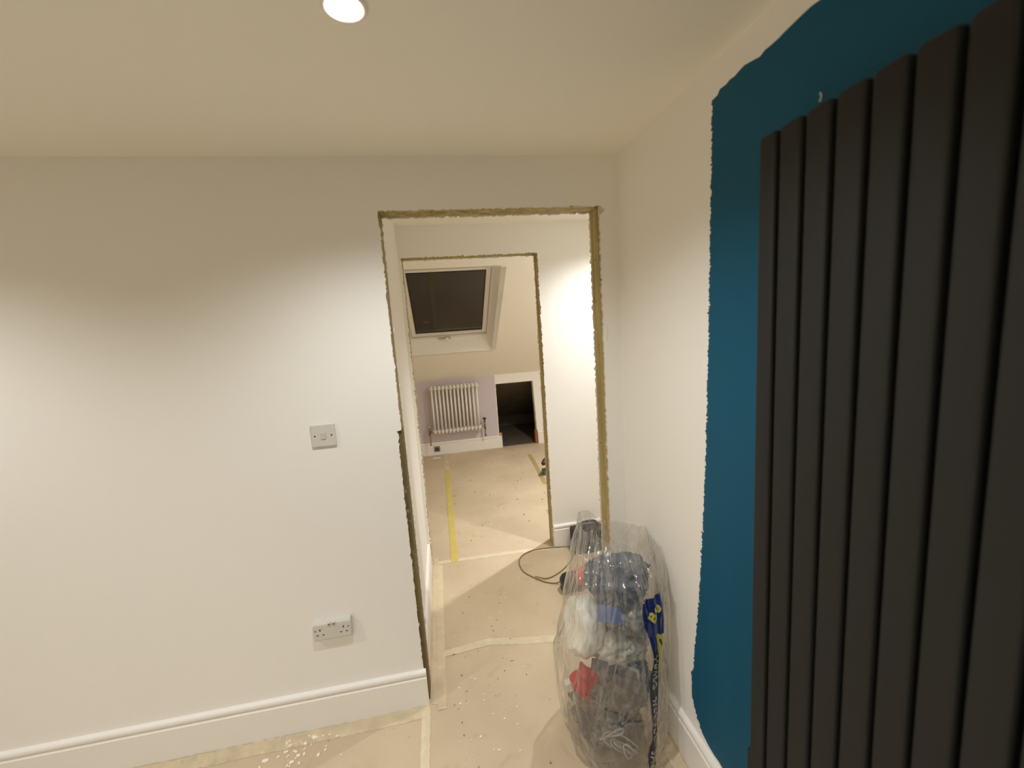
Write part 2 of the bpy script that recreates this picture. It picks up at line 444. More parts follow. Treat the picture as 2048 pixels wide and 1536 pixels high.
# far knee wall: lavender on the left, cream around the low loft hatch
HX0, HX1, HZ = -0.09, 0.425, 0.868
bm = bmesh.new(); add_box(bm, (-2.0, Y3, 0), (-0.102, Y3+0.10, ZK+0.02)); struct('wall_attic_far', bm, 'lavender')
rk = random.Random(4)
pts = [(-0.102, 0.0), (HX0, 0.0)] + ragged((HX0, 0), (HX0, HZ), 0.03, 0.002, rk, 1, 0) + [(HX0, HZ), (HX1-0.012, HZ+0.0)] + \
      ragged((HX1-0.012, HZ), (HX1+0.012, 0.0), 0.04, 0.002, rk, 1, 0) + [(HX1+0.012, 0.0), (2.4, 0), (2.4, ZK+0.02), (-0.102, ZK+0.02)]
bm = bmesh.new(); prism(bm, pts, 'y', Y3-0.006, Y3+0.09, 0, 0); struct('wall_attic_far_cream', bm, 'wall')

# loft void behind the hatch
struct('floor_loft', box((-0.6, Y3+0.02, -0.055), (1.2, Y3+1.5, -0.005)), 'loft_sheet')
bm = bmesh.new()
prism(bm, [(Y3+0.10, 0.90), (Y3+0.10, 1.0), (Y3+1.5, 0.05), (Y3+1.5, -0.05)], 'x', -0.6, 1.2); struct('ceiling_loft', bm, 'loft')
struct('wall_loft_left', box((-0.65, Y3+0.10, -0.05), (-0.6, Y3+1.5, 1.0)), 'loft')
struct('wall_loft_right', box((1.2, Y3+0.10, -0.05), (1.25, Y3+1.5, 1.0)), 'loft')
struct('wall_loft_far', box((-0.65, Y3+1.2, -0.05), (1.25, Y3+1.25, 0.4)), 'loft')

# sloping ceiling with the roof-window opening
O3 = Vector((0, Y3, ZK)); ES = Vector((0, -math.cos(SL), math.sin(SL))); EN = Vector((0, math.sin(SL), math.cos(SL)))
def sp(x, s, n): return Vector((x, 0, 0)) + O3 + ES*s + EN*n
S_TOP = (H-ZK)/math.sin(SL)
WX0, WX1, WS0, WS1, WD = -1.13, -0.172, 0.640, 2.035, 0.15
bm = bmesh.new()
def slab(x0, x1, s0, s1, n0=0.0, n1=0.02):
    vs = [bm.verts.new(sp(x, s, n)) for x in (x0, x1) for s in (s0, s1) for n in (n0, n1)]
    for f in [(0, 1, 3, 2), (4, 6, 7, 5), (0, 4, 5, 1), (2, 3, 7, 6), (0, 2, 6, 4), (1, 5, 7, 3)]:
        bm.faces.new([vs[i] for i in f])
slab(-2.0, WX0, -0.06, S_TOP); slab(WX1, 2.4, -0.06, S_TOP)
slab(WX0, WX1, -0.06, WS0); slab(WX0, WX1, WS1, S_TOP)
struct('ceiling_slope', bm, 'ceiling')

# ------------------------------------------------------------------ roof window
win = sempty('window_1', tuple(sp((WX0+WX1)/2, 0.75, WD)))
SB0, SB1 = 0.745, 1.93        # frame extent along the slope at depth WD
def sbox(bm, x0, x1, s0, s1, n0, n1, bev=0.0):
    vs = [bm.verts.new(sp(x, s, n)) for x in (x0, x1) for s in (s0, s1) for n in (n0, n1)]
    fs = [bm.faces.new([vs[i] for i in f]) for f in [(0, 1, 3, 2), (4, 6, 7, 5), (0, 4, 5, 1), (2, 3, 7, 6), (0, 2, 6, 4), (1, 5, 7, 3)]]
    if bev:
        bmesh.ops.bevel(bm, geom=list({e for f in fs for e in f.edges}), offset=bev, segments=2, affect='EDGES')
bm = bmesh.new()   # plastered reveal: four thick lining boards
def lining(a, b, c, d, out):
    out = Vector(out)
    lo_ = [bm.verts.new(p) for p in (a, b, c, d)]; hi_ = [bm.verts.new(p+out) for p in (a, b, c, d)]
    bm.faces.new(lo_); bm.faces.new(list(reversed(hi_)))
    for k in range(4): bm.faces.new((lo_[k], hi_[k], hi_[(k+1) % 4], lo_[(k+1) % 4]))
FX0, FX1 = WX0+0.030, WX1-0.028
lining(sp(WX1, WS0, 0), sp(WX1, WS1, 0), sp(FX1, SB1, WD), sp(FX1, SB0, WD), (0.05, 0, 0))
lining(sp(WX0, WS0, 0), sp(WX0, WS1, 0), sp(FX0, SB1, WD), sp(FX0, SB0, WD), (-0.05, 0, 0))
lining(sp(WX0, WS0, 0), sp(WX1, WS0, 0), sp(FX1, SB0, WD), sp(FX0, SB0, WD), -ES*0.02)
lining(sp(WX0, WS1, 0), sp(WX1, WS1, 0), sp(FX1, SB1, WD), sp(FX0, SB1, WD), ES*0.02)
obj('reveal', bm, 'wall', win)
def ring4(x0, x1, s0, s1, w_, n0, n1, bev):
    b_ = bmesh.new()
    sbox(b_, x0, x0+w_, s0, s1, n0, n1, bev); sbox(b_, x1-w_, x1, s0, s1, n0, n1, bev)
    sbox(b_, x0+w_, x1-w_, s0, s0+w_, n0, n1, bev); sbox(b_, x0+w_, x1-w_, s1-w_, s1, n0, n1, bev)
    return b_
obj('frame', ring4(WX0, WX1, SB0-0.02, SB1, 0.052, WD-0.004, WD+0.07, 0.003), 'window_white', win)
sash = obj('sash', ring4(WX0+0.055, WX1-0.055, SB0+0.044, SB1-0.044, 0.052, WD+0.006, WD+0.05, 0.005), 'window_white', win)
bm = bmesh.new(); sbox(bm, WX0+0.106, WX1-0.101, SB0+0.105, SB1-0.105, WD+0.018, WD+0.024); obj('glass', bm, 'glass', win)
bm = bmesh.new()
x0, x1, s0, s1 = WX0+0.104, WX1-0.099, SB0+0.103, SB1-0.103
for a in ((x0, x0+0.012, s0, s1), (x1-0.012, x1, s0, s1), (x0, x1, s0, s0+0.012), (x0, x1, s1-0.012, s1)):
    sbox(bm, *a, WD+0.010, WD+0.017)
obj('gasket', bm, 'black_rubber', win)
bm = bmesh.new()
cyl(bm, sp(-0.780, SB0+0.022, WD-0.030), sp(-0.635, SB0+0.022, WD-0.030), 0.011, n=12)
cyl(bm, sp(-0.760, SB0+0.022, WD-0.030), sp(-0.760, SB0+0.022, WD-0.012), 0.007, n=12)
cyl(bm, sp(-0.655, SB0+0.022, WD-0.030), sp(-0.655, SB0+0.022, WD-0.012), 0.007, n=12)
sbox(bm, -0.715, -0.645, SB0+0.010, SB0+0.036, WD-0.022, WD-0.014, 0.002)
h_ = obj('handle', bm, 'chrome', win, True); h_['label'] = 'metal pull handle'

# ------------------------------------------------------------------ raw timber door openings
def door(name, y0, y1, xl, xr, h, dark_low=False):
    d = sempty(name, ((xl+xr)/2, y0, 0))
    ya, yb = y0+0.013, y1-0.013
    e = 0.0005
    if dark_low:
        obj('stud', box((xl-0.045, ya+0.0005, 1.25), (xl-e, yb, h+0.04), 0.0015, 1), 'stud', d)
        o = obj('lower_stud', box((xl-0.045, ya+0.0005, 0.0), (xl-e, yb, 1.249), 0.0015, 1), 'stud_dark', d)
        o['label'] = 'darker lower stud'
    else:
        obj('stud', box((xl-0.045, ya, 0.0), (xl-e, yb, h+0.04), 0.0015, 1), 'stud', d)
    obj('stud', box((xr+e, ya, 0.0), (xr+0.045, yb, h+0.04), 0.0015, 1), 'stud', d)
    obj('header', box((xl-e, ya, h+0.001), (xr+e, yb, h+0.09), 0.0015, 1), 'stud', d)
    # nail heads and dents down the right stud
    rnd = random.Random(len(name)+int(y0*10))
    bm = bmesh.new()
    for k in range(9):
        z = 0.25+k*0.21+rnd.uniform(-0.05, 0.05); y = rnd.uniform(ya+0.015, yb-0.015)
        lathe(bm, (xr+0.0008, y, z), (-1, 0, 0), [(0.0042, 0), (0.0042, 0.001), (0.003, 0.0016)], 10)
    for k in range(4):
        x = xl+(xr-xl)*(0.2+0.2*k)+rnd.uniform(-0.03, 0.03)
        lathe(bm, (x, rnd.uniform(ya+0.02, yb-0.02), h+0.0012), (0, 0, -1), [(0.004, 0), (0.004, 0.001), (0.003, 0.0016)], 10)
    obj('nail_heads', bm, 'screw', d)
    return d
door('door_1', 0.0, T, XL, XR, HD, True)
door('door_2', Y2, Y2+T, X2L, X2R, HD)

# chipped plaster beside the first opening
bm = bmesh.new()
pts = [(-0.0815, 2.106), (-0.066, 2.094), (-0.060, 2.088), (-0.068, 2.078), (-0.0815, 2.068)]
prism(bm, pts, 'y', -0.004, 0.001)
o = struct('trim_1', bm, 'plaster_edge')
bm = bmesh.new()
lathe(bm, (-0.069, 0.001, 1.585), (0, -1, 0), [(0.014, 0), (0.011, 0.0022), (0.004, 0.003)], 16)
bmesh.ops.scale(bm, vec=(0.7, 1, 2.6), space=Matrix.Translation((0.069, 0, -1.585)), verts=bm.verts)
struct('trim_2', bm, 'skirting', smooth=True)

# ------------------------------------------------------------------ skirting boards (torus profile)
def skirt_profile(h=SB, t=0.018):
    p = [(0, 0), (t, 0), (t, h-0.036), (t-0.0035, h-0.033), (t-0.0035, h-0.030)]
    cx_, cz_, r = t-0.006, h-0.015, 0.0135
    for i in range(9):
        a = -PI/2 + PI*i/8
        p.append((cx_-0.004+(r*0.75)*math.cos(a), cz_+r*math.sin(a)))
    p += [(0, h)]
    return p
def skirting(name, p0, p1, nrm, h=SB):
    """run from p0 to p1 (xy), profile pushed out along nrm (xy)"""
    bm = bmesh.new(); prof = skirt_profile(h)
    rings = []
    for p in (p0, p1):
        rings.append([bm.verts.new((p[0]+nrm[0]*u, p[1]+nrm[1]*u, v+0.0005)) for u, v in prof])
    n = len(prof)
    for i in range(n):
        bm.faces.new((rings[0][i], rings[0][(i+1) % n], rings[1][(i+1) % n], rings[1][i]))
    bm.faces.new(rings[0]); bm.faces.new(list(reversed(rings[1])))
    return struct(name, bm, 'skirting')
skirting('baseboard_front', (-4.0, -0.0005), (-0.966, -0.0005), (0, -1))
skirting('baseboard_right', (-0.0005, -0.002), (-0.0005, -4.0), (-1, 0))
skirting('baseboard_landing_far', (X2R+0.004, Y2-0.0005), (2.4, Y2-0.0005), (0, -1))
skirting('baseboard_landing_left', (-0.9845, T+0.003), (-0.9845, Y2-0.003), (1, 0))
skirting('baseboard_attic_far', (-2.0, Y3-0.0005), (-0.055, Y3-0.0005), (0, -1), 0.165)
skirting('baseboard_attic_far_right', (0.442, Y3-0.0065), (2.4, Y3-0.0065), (0, -1), 0.165)
# small dark metal clip on top of the short end of the skirting by the hatch
bm = box((-0.088, Y3-0.016, 0.166), (-0.052, Y3+0.03, 0.200), 0.004)
tag(obj('timber_offcut', bm, 'stud'), 'small timber block on the skirting end left of the loft hatch', 'block')
bm = box((0.405, Y3-0.012, 0.0005), (0.440, Y3+0.05, 0.185), 0.003)
tag(obj('timber_block', bm, 'orange_wood'), 'orange timber block standing right of the dark loft hatch', 'block')

# ------------------------------------------------------------------ blue painted area of the right wall
rb = random.Random(12)
edge = [(-4.0, 2.235), (-1.6, 2.235), (-0.939, 2.227), (-0.875, 2.226), (-0.80, 2.221), (-0.72, 2.224), (-0.646, 2.219), (-0.636, 2.209), (-0.613, 2.207),
        (-0.613, 2.083), (-0.605, 1.82), (-0.596, 1.536), (-0.586, 1.227), (-0.570, 0.973), (-0.547, 0.694),
        (-0.511, 0.400), (-0.501, 0.385), (-0.503, 0.301), (-0.515, 0.258), (-0.560, 0.200), (-0.60, 0.186), (-0.670, 0.182), (-4.0, 0.182)]
pts = []
for i in range(len(edge)-1):
    a, b_ = edge[i], edge[i+1]
    pts.append(a)
    dx, dz = b_[0]-a[0], b_[1]-a[1]; L_ = math.hypot(dx, dz)
    nx, nz = -dz/L_, dx/L_
    if L_ > 2: step, amp = 0.05, 0.002
    elif abs(dz) > abs(dx): step, amp = 0.0045, 0.0040
    else: step, amp = 0.018, 0.0028
    if 0.42 < i/len(edge) < 0.70: amp = 0.0035
    pts += ragged(a, b_, step, amp, rb, nx, nz)
pts.append(edge[-1])
bm = bmesh.new(); prism(bm, pts, 'x', -0.0006, 0.0002)
o = struct('trim_3', bm, 'blue'); o['label'] = 'teal blue painted area with a ragged brushed edge'
# small bare fleck above the radiator
PY, PZ = -0.947, 2.050
bm = bmesh.new(); prism(bm, [(PY-0.002, PZ+0.002), (PY+0.002, PZ+0.009), (PY-0.002, PZ+0.010), (PY-0.005, PZ+0.001), (PY-0.002, PZ-0.008), (PY+0.002, PZ-0.006)], 'x', -0.0014, -0.0004)
tag(obj('wall_plug', bm, 'grey_plastic'), 'tiny pale rawlplug fleck in the blue wall above the dark radiator', 'wall plug')

# ------------------------------------------------------------------ recessed downlights
for k, (lx, ly, wt, lab) in enumerate(LAMPS):
    labs = [lab, 'recessed downlight over the left half of the bedroom', 'recessed downlight behind the viewpoint near the blue wall',
            'recessed downlight behind the viewpoint at far left', 'recessed downlight on the landing right of the doorways',
            'recessed downlight in the attic room right of its doorway']
    t = thing('downlight', labs[k], 'ceiling light', (lx, ly, H), 'recessed ceiling downlights')
    bm = bmesh.new(); n = 40
    prof = [(0.034, -0.002), (0.036, -0.005), (0.041, -0.0065), (0.0455, -0.004), (0.047, 0.0)]
    rings = [[bm.verts.new((lx+r*math.cos(2*PI*i/n), ly+r*math.sin(2*PI*i/n), H+z)) for i in range(n)] for r, z in prof]
    for a in range(len(rings)-1):
        for i in range(n):
            bm.faces.new((rings[a][i], rings[a][(i+1) % n], rings[a+1][(i+1) % n], rings[a+1][i]))
    obj('bezel', bm, 'white_enamel', t, True)
    bm = bmesh.new()
    lathe(bm, (lx, ly, H-0.0005), (0, 0, -1), [(0.0345, 0), (0.0345, 0.0025), (0.030, 0.004), (0.02, 0.005)], 36)
    obj('lens', bm, 'lens', t, True)
    ld = bpy.data.lights.new('bulb', 'SPOT'); ld.energy = wt; ld.color = LAMP_COL
    ld.spot_size = math.radians({4: 140, 5: 142}.get(k, 142)); ld.spot_blend = 0.95 if k > 3 else 0.72; ld.shadow_soft_size = 0.022
    lo = bpy.data.objects.new('bulb', ld); COL.objects.link(lo); lo.parent = t; lo.location = (0, 0, -0.012)

# ------------------------------------------------------------------ light switch
t = thing('light_switch', 'square white single light switch on the front wall left of the doorway', 'light switch', (-1.258, 0, 1.267))
cx_, cz_ = -1.258, 1.267
obj('plate', box((cx_-0.046, -0.010, cz_-0.045), (cx_+0.046, -0.0002, cz_+0.045), 0.004, 3), 'white_plastic', t)
bm = box((cx_-0.009, -0.0135, cz_-0.014), (cx_+0.009, -0.0095, cz_+0.014), 0.0015)
obj('rocker', bm, 'grey_plastic', t)
for sx in (-1, 1):
    bm = bmesh.new(); lathe(bm, (cx_+sx*0.031, -0.0098, cz_), (0, -1, 0), [(0.0032, 0), (0.0032, 0.0008), (0.002, 0.0012)], 14)
    obj('screw', bm, 'dark', t)

# ------------------------------------------------------------------ double socket
t = thing('wall_socket', 'white double power socket low on the front wall above the skirting', 'power socket', (-1.322, 0, 0.447))
cx_, cz_ = -1.320, 0.447
bm = bmesh.new()
W2, H2, D2_ = 0.0745, 0.0445, 0.026
prof = [(0.0, H2-0.002), (-0.018, H2-0.003), (-D2_+0.001, H2-0.012), (-D2_, H2-0.020), (-D2_, -H2+0.012), (-D2_+0.003, -H2+0.006), (-0.012, -H2), (0.0, -H2)]
A = [bm.verts.new((cx_-W2, y-0.0002, cz_+z)) for y, z in prof]; B = [bm.verts.new((cx_+W2, y-0.0002, cz_+z)) for y, z in prof]
for i in range(len(prof)): bm.faces.new((A[i], A[(i+1) % len(prof)], B[(i+1) % len(prof)], B[i]))
ca = bm.faces.new(A); cb = bm.faces.new(list(reversed(B)))
bmesh.ops.bevel(bm, geom=list(ca.edges)+list(cb.edges), offset=0.002, segments=2, affect='EDGES')
obj('plate', bm, 'white_plastic', t)
yf = -D2_-0.0003
for k, (sx, sz) in enumerate(((-0.009, 0.030), (0.009, 0.030))):
    bm = box((cx_+sx-0.007, -D2_-0.003, cz_+sz-0.006), (cx_+sx+0.007, -D2_+0.010, cz_+sz+0.0075), 0.0012)
    rk_ = obj('rocker', bm, 'grey_plastic', t)
    bm = box((cx_+sx-0.003, -D2_-0.0036, cz_+sz-0.001), (cx_+sx+0.003, -D2_-0.0028, cz_+sz+0.003)); obj('marker', bm, 'dark', rk_)
for sx in (-0.0475, 0.0445):
    for (ux, uz, w_, h_, nm) in ((0.0, 0.010, 0.0023, 0.0045, 'earth_slot'), (-0.0115, -0.012, 0.0042, 0.0018, 'pin_slot'), (0.0115, -0.012, 0.0042, 0.0018, 'pin_slot')):
        bm = box((cx_+sx+ux-w_, yf-0.0004, cz_+uz-h_), (cx_+sx+ux+w_, yf+0.0008, cz_+uz+h_)); obj(nm, bm, 'dark', t)
for sx in (-0.066, 0.064):
    bm = bmesh.new(); lathe(bm, (cx_+sx, yf+0.0004, cz_+0.008), (0, -1, 0), [(0.0032, 0), (0.0032, 0.0008), (0.002, 0.001)], 12); obj('screw', bm, 'screw', t)

# ------------------------------------------------------------------ tall anthracite radiator
RX, RZ0, RZ1 = -0.1, 0.20, 1.990
rad = thing('vertical_radiator', 'tall anthracite grey vertical panel radiator on the teal blue wall', 'radiator', (-0.05, -1.2, RZ0))
EDG = [-0.905, -0.9575, -1.0165, -1.0755, -1.1345, -1.1935, -1.2525, -1.3115, -1.3705, -1.4295, -1.4885]
for i in range(len(EDG)-1):
    ya, yb = EDG[i], EDG[i+1]+0.0085
    cy_, ry_ = (ya+yb)/2, (ya-yb)/2
    bm = bmesh.new(); n = 28
    poly = []
    for k in range(n):
        a = 2*PI*k/n; c, s_ = math.cos(a), math.sin(a)
        poly.append((RX+0.018-0.018*math.copysign(abs(c)**0.34, c), cy_+ry_*math.copysign(abs(s_)**0.26, s_)))
    # rounded top and bottom caps
    levels = [(RZ0, 0.86), (RZ0+0.003, 0.96), (RZ0+0.008, 1.0), (RZ1-0.008, 1.0), (RZ1-0.003, 0.96), (RZ1, 0.86)]
    rings = [[bm.verts.new((RX+0.018+(x-RX-0.018)*s, cy_+(y-cy_)*s, z)) for x, y in poly] for z, s in levels]
    for a in range(len(rings)-1):
        for k in range(n): bm.faces.new((rings[a][k], rings[a][(k+1) % n], rings[a+1][(k+1) % n], rings[a+1][k]))
    bm.faces.new(rings[0]); bm.faces.new(rings[-1])
    obj('panel', bm, 'anthracite', rad, True)
for z in (0.27, 1.90):
    bm = bmesh.new(); cyl(bm, (-0.048, -0.912, z), (-0.048, -1.475, z), 0.0175, n=20); obj('header_pipe', bm, 'anthracite', rad, True)
for y, z in ((-0.975, 0.52), (-0.975, 1.80), (-1.42, 0.52), (-1.42, 1.80)):
    bm = box((-0.066, y-0.014, z-0.03), (-0.0008, y+0.014, z+0.03), 0.003); obj('bracket', bm, 'anthracite', rad)
# side valve body at the lower left edge
bm = bmesh.new()
add_box(bm, (-0.090, -0.9035, 0.30), (-0.055, -0.884, 0.528), 0.006)
cyl(bm, (-0.072, -0.893, 0.30), (-0.072, -0.893, 0.19), 0.008, n=14)
obj('valve', bm, 'anthracite', rad)

# ------------------------------------------------------------------ white column radiator in the attic room
CXL, CXR, CZ0, CZ1 = -0.951, -0.333, 0.300, 0.925
NY = 13
cr = thing('column_radiator', 'white column radiator on the lavender wall below the roof window', 'radiator', ((CXL+CXR)/2, Y3-0.09, CZ0))
pitch = (CXR-CXL)/NY
def section(bm, x):
    yf_, yb_ = Y3-0.125, Y3-0.075
    for y in (yf_, yb_):
        cyl(bm, (x, y, CZ0+0.045), (x, y, CZ1-0.045), 0.0128, n=14)
    for z, sgn in ((CZ0+0.04, -1), (CZ1-0.04, 1)):
        prof = []
        for k in range(15):
            a = PI*k/14
            prof.append((Y3-0.095+0.058*math.cos(a), z+sgn*0.040*math.sin(a)**0.8 if math.sin(a) > 0 else z))
        prof = prof+[(Y3-0.095-0.050, z-sgn*0.012), (Y3-0.095+0.050, z-sgn*0.012)]
        A = [bm.verts.new((x-0.0155, y, zz)) for y, zz in prof]; B = [bm.verts.new((x+0.0155, y, zz)) for y, zz in prof]
        f = [bm.faces.new(A), bm.faces.new(list(reversed(B)))]
        n = len(prof)
        for i in range(n): bm.faces.new((A[i], A[(i+1) % n], B[(i+1) % n], B[i]))
        bmesh.ops.bevel(bm, geom=list(f[0].edges)+list(f[1].edges), offset=0.006, segments=2, affect='EDGES')
for i in range(NY):
    bm = bmesh.new(); section(bm, CXL+pitch*(i+0.5))
    obj('column', bm, 'white_enamel', cr, True)
for z in (CZ0+0.04, CZ1-0.04):
    bm = bmesh.new(); cyl(bm, (CXL-0.008, Y3-0.095, z), (CXR+0.008, Y3-0.095, z), 0.021, n=20); obj('header_pipe', bm, 'white_enamel', cr, True)
yv = Y3-0.095
bm = bmesh.new()
cyl(bm, (CXL-0.035, yv, 0.335), (CXL-0.005, yv, 0.335), 0.009, n=14); cyl(bm, (CXL-0.045, yv, 0.39), (CXL-0.045, yv, 0.30), 0.013, n=16)
cyl(bm, (CXL-0.045, yv, 0.30), (CXL-0.045, yv, 0.155), 0.0075, n=12)
v_ = obj('valve', bm, 'brass', cr, True)
bm = bmesh.new(); cyl(bm, (CXL-0.045, yv, 0.388), (CXL-0.045, yv, 0.410), 0.015, n=16); obj('cap', bm, 'chrome', v_, True)
bm = bmesh.new()
cyl(bm, (CXR+0.005, yv, 0.340), (CXR+0.045, yv, 0.340), 0.009, n=14); cyl(bm, (CXR+0.052, yv, 0.40), (CXR+0.052, yv, 0.30), 0.013, n=16)
lathe(bm, (CXR+0.052, yv, 0.30), (0, 0, -1), [(0.013, 0), (0.008, 0.02), (0.008, 0.06), (0.014, 0.075), (0.014, 0.09), (0.008, 0.10)], 14)
v_ = obj('valve', bm, 'brass', cr, True)
bm = bmesh.new()
lathe(bm, (CXR+0.052, yv, 0.40), (0, 0, 1), [(0.009, 0), (0.009, 0.03), (0.024, 0.034), (0.026, 0.042), (0.022, 0.052)], 20)
o = obj('wheel', bm, 'dark_metal', v_, True); o['label'] = 'dark wheel head of the valve'

# grey fitting on the far skirting, pale scrap on the floor below it
t = thing('skirting_fitting', 'small grey square fitting on the far skirting under the column radiator', 'fitting', (-0.925, Y3-0.02, 0.08))
obj('plate', box((-0.965, Y3-0.026, 0.045), (-0.888, Y3-0.019, 0.120), 0.003), simple('grey_green_fitting', rgb(126, 130, 112), 0.4), t)
obj('port', box((-0.948, Y3-0.030, 0.060), (-0.930, Y3-0.0255, 0.100), 0.001), 'black_rubber', t)
obj('port', box((-0.922, Y3-0.030, 0.060), (-0.904, Y3-0.0255, 0.100), 0.001), 'black_rubber', t)

# ------------------------------------------------------------------ tapes on the floor
def strip_mesh(pts, width, z, thick=0.0006, seed=0, amp=0.002, step=0.02):
    rnd = random.Random(seed)
    P = [Vector((x, y, 0)) for x, y in pts]
    fine = []
    for i in range(len(P)-1):
        k = max(1, int((P[i+1]-P[i]).length/step))
        for j in range(k): fine.append(P[i].lerp(P[i+1], j/k))
    fine.append(P[-1])
    bm = bmesh.new(); rows = []
    for i, p in enumerate(fine):
        t = (fine[min(i+1, len(fine)-1)]-fine[max(i-1, 0)]).normalized(); nrm = Vector((-t.y, t.x, 0))
        l_ = width/2+rnd.uniform(-amp, amp); r_ = width/2+rnd.uniform(-amp, amp)
        lift = rnd.uniform(0, 0.0006)
        rows.append([bm.verts.new(p+nrm*l_+Vector((0, 0, z+lift))), bm.verts.new(p+Vector((0, 0, z+lift+rnd.uniform(0, 0.0006)))), bm.verts.new(p-nrm*r_+Vector((0, 0, z+lift)))])
    for a, b_ in zip(rows, rows[1:]):
        bm.faces.new((a[0], b_[0], b_[1], a[1])); bm.faces.new((a[1], b_[1], b_[2], a[2]))
    bmesh.ops.solidify(bm, geom=bm.faces[:], thickness=thick)
    return bm
tape_mat = simple('cream_masking_tape', (0.94, 0.86, 0.68, 1), 0.55, bump=0.5, bscale=60, var=0.10, vscale=20)
tape_thin = simple('thin_masking_tape', (0.90, 0.80, 0.61, 1), 0.5, bump=0.5, bscale=50, var=0.14, vscale=18)
GT = 'strips of cream masking tape on the floor boards'
def tape(pts, wd, z, mat, label, seed, amp=0.002):
    tag(obj('masking_tape', strip_mesh(pts, wd, z, seed=seed, amp=amp), mat), label, 'tape', GT)
tape([(-0.905, 0.262), (-0.78, 0.275), (-0.657, 0.290)], 0.045, 0.0022, tape_mat, 'cream masking tape crossing the floor in the first doorway, left half of the line', 1)
tape([(-0.675, 0.292), (-0.5, 0.252), (-0.25, 0.212), (0.02, 0.20)], 0.046, 0.0012, tape_mat, 'cream masking tape crossing the floor behind the sack, right half of the doorway line', 2)
tape([(-0.955, 1.128), (-0.7, 1.122), (-0.352, 1.112), (0.10, 1.066), (0.5, 1.05)], 0.040, 0.0012, tape_mat, 'cream masking tape along the threshold of the second doorway', 3)
tape([(-0.944, 1.20), (-0.940, 0.6), (-0.938, 0.0), (-0.944, -0.02)], 0.032, 0.0014, tape_thin, 'long masking tape along the landing edge nearest the left skirting', 4, 0.0015)
tape([(-0.913, 1.10), (-0.912, 0.6), (-0.909, -0.055)], 0.038, 0.0030, tape_thin, 'outer masking tape strip beside the landing edge tape, running towards the viewer', 5, 0.0015)
tape([(-0.978, -0.045), (-0.978, -0.9)], 0.036, 0.0028, tape_mat, 'masking tape running from the skirting end towards the viewer', 6, 0.0015)
tape([(-2.6, -0.055), (-1.8, -0.052), (-1.3, -0.050), (-0.965, -0.048)], 0.062, 0.0012, tape_thin, 'wide masking tape along the foot of the front skirting', 7, 0.004)
tape([(-0.055, -0.05), (-0.050, -0.5), (-0.050, -1.4)], 0.050, 0.0012, tape_thin, 'masking tape along the foot of the right skirting behind the sack', 8, 0.003)
GY = 'yellow tape strips on the attic floor'
tag(obj('yellow_tape', strip_mesh([(-0.808, 1.11), (-0.812, 2.0), (-0.815, 3.10)], 0.050, 0.0030, seed=9, amp=0.001), 'yellow_tape'), 'long yellow tape strip on the attic floor left of centre', 'tape', GY)
tag(obj('masking_tape', strip_mesh([(-0.814, 3.10), (-0.816, 3.70)], 0.050, 0.0012, seed=10, amp=0.002), tape_thin), 'pale tape end continuing the yellow strip up to the far skirting', 'tape', GT)
tag(obj('yellow_tape', strip_mesh([(0.215, 3.30), (0.20, 2.9), (0.165, 2.30)], 0.050, 0.0012, seed=11, amp=0.001), simple('worn_yellow_tape', (0.66, 0.56, 0.28, 1), 0.5, var=0.15, vscale=20)), 'faint yellow tape strip on the attic floor near the right doorway stud', 'tape', GY)

# paint splashes and plaster crumbs
def blobs(specs, seed):
    rnd = random.Random(seed); bm = bmesh.new()
    for (x, y, r) in specs:
        n = 8; base = 0.0036; c = bm.verts.new((x, y, 0.0052)); rr = []
        st = rnd.uniform(0.6, 1.5); a0 = rnd.uniform(0, PI)
        for k in range(n):
            a = 2*PI*k/n; q = r*rnd.uniform(0.7, 1.15)
            u, v = q*math.cos(a)*st, q*math.sin(a)
            rr.append(bm.verts.new((x+u*math.cos(a0)-v*math.sin(a0), y+u*math.sin(a0)+v*math.cos(a0), 0.0045)))
        lo_ = [bm.verts.new((q_.co.x, q_.co.y, 0.0004)) for q_ in rr]
        for k in range(n):
            bm.faces.new((rr[k], rr[(k+1) % n], c)); bm.faces.new((lo_[k], lo_[(k+1) % n], rr[(k+1) % n], rr[k]))
        bm.faces.new(list(reversed(lo_)))
    return bm
rnd = random.Random(21)
spec = []
for k in range(44):
    spec.append((rnd.gauss(-1.50, 0.075), rnd.uniform(-0.165, -0.045), rnd.uniform(0.0020, 0.0075)))
tag(obj('paint_splashes', blobs(spec, 1), 'chip', None, False), 'cluster of white paint splashes on the floor by the front skirting', 'paint splashes', kind='stuff')
spec = []
for k in range(70):
    spec.append((rnd.uniform(-0.86, -0.48), rnd.uniform(-0.5, 1.0), rnd.uniform(0.0012, 0.0040)))
for k in range(60):
    spec.append((rnd.uniform(-0.9, 0.1), rnd.uniform(1.3, 3.6), rnd.uniform(0.002, 0.0055)))
tag(obj('plaster_crumbs', blobs(spec, 2), 'chip', None, False), 'pale plaster crumbs scattered over the landing and attic floor', 'crumbs', kind='stuff')
spec = []
for k in range(22):
    spec.append((rnd.uniform(-0.86, -0.48), rnd.uniform(-0.5, 1.0), rnd.uniform(0.0010, 0.0030)))
for k in range(36):
    spec.append((rnd.uniform(-0.9, 0.25), rnd.uniform(1.3, 3.6), rnd.uniform(0.002, 0.007)))
tag(obj('dirt_crumbs', blobs(spec, 3), simple('dark_dirt', (0.24, 0.18, 0.12, 1), 0.9), None, False), 'small dark dirt flecks scattered over the landing and attic floor', 'dirt', kind='stuff')
tag(obj('paint_scrap', box((-0.985, 3.585, 0.0005), (-0.885, 3.62, 0.006), 0.002), 'paper_white'), 'flat white scrap on the attic floor below the far skirting', 'scrap')

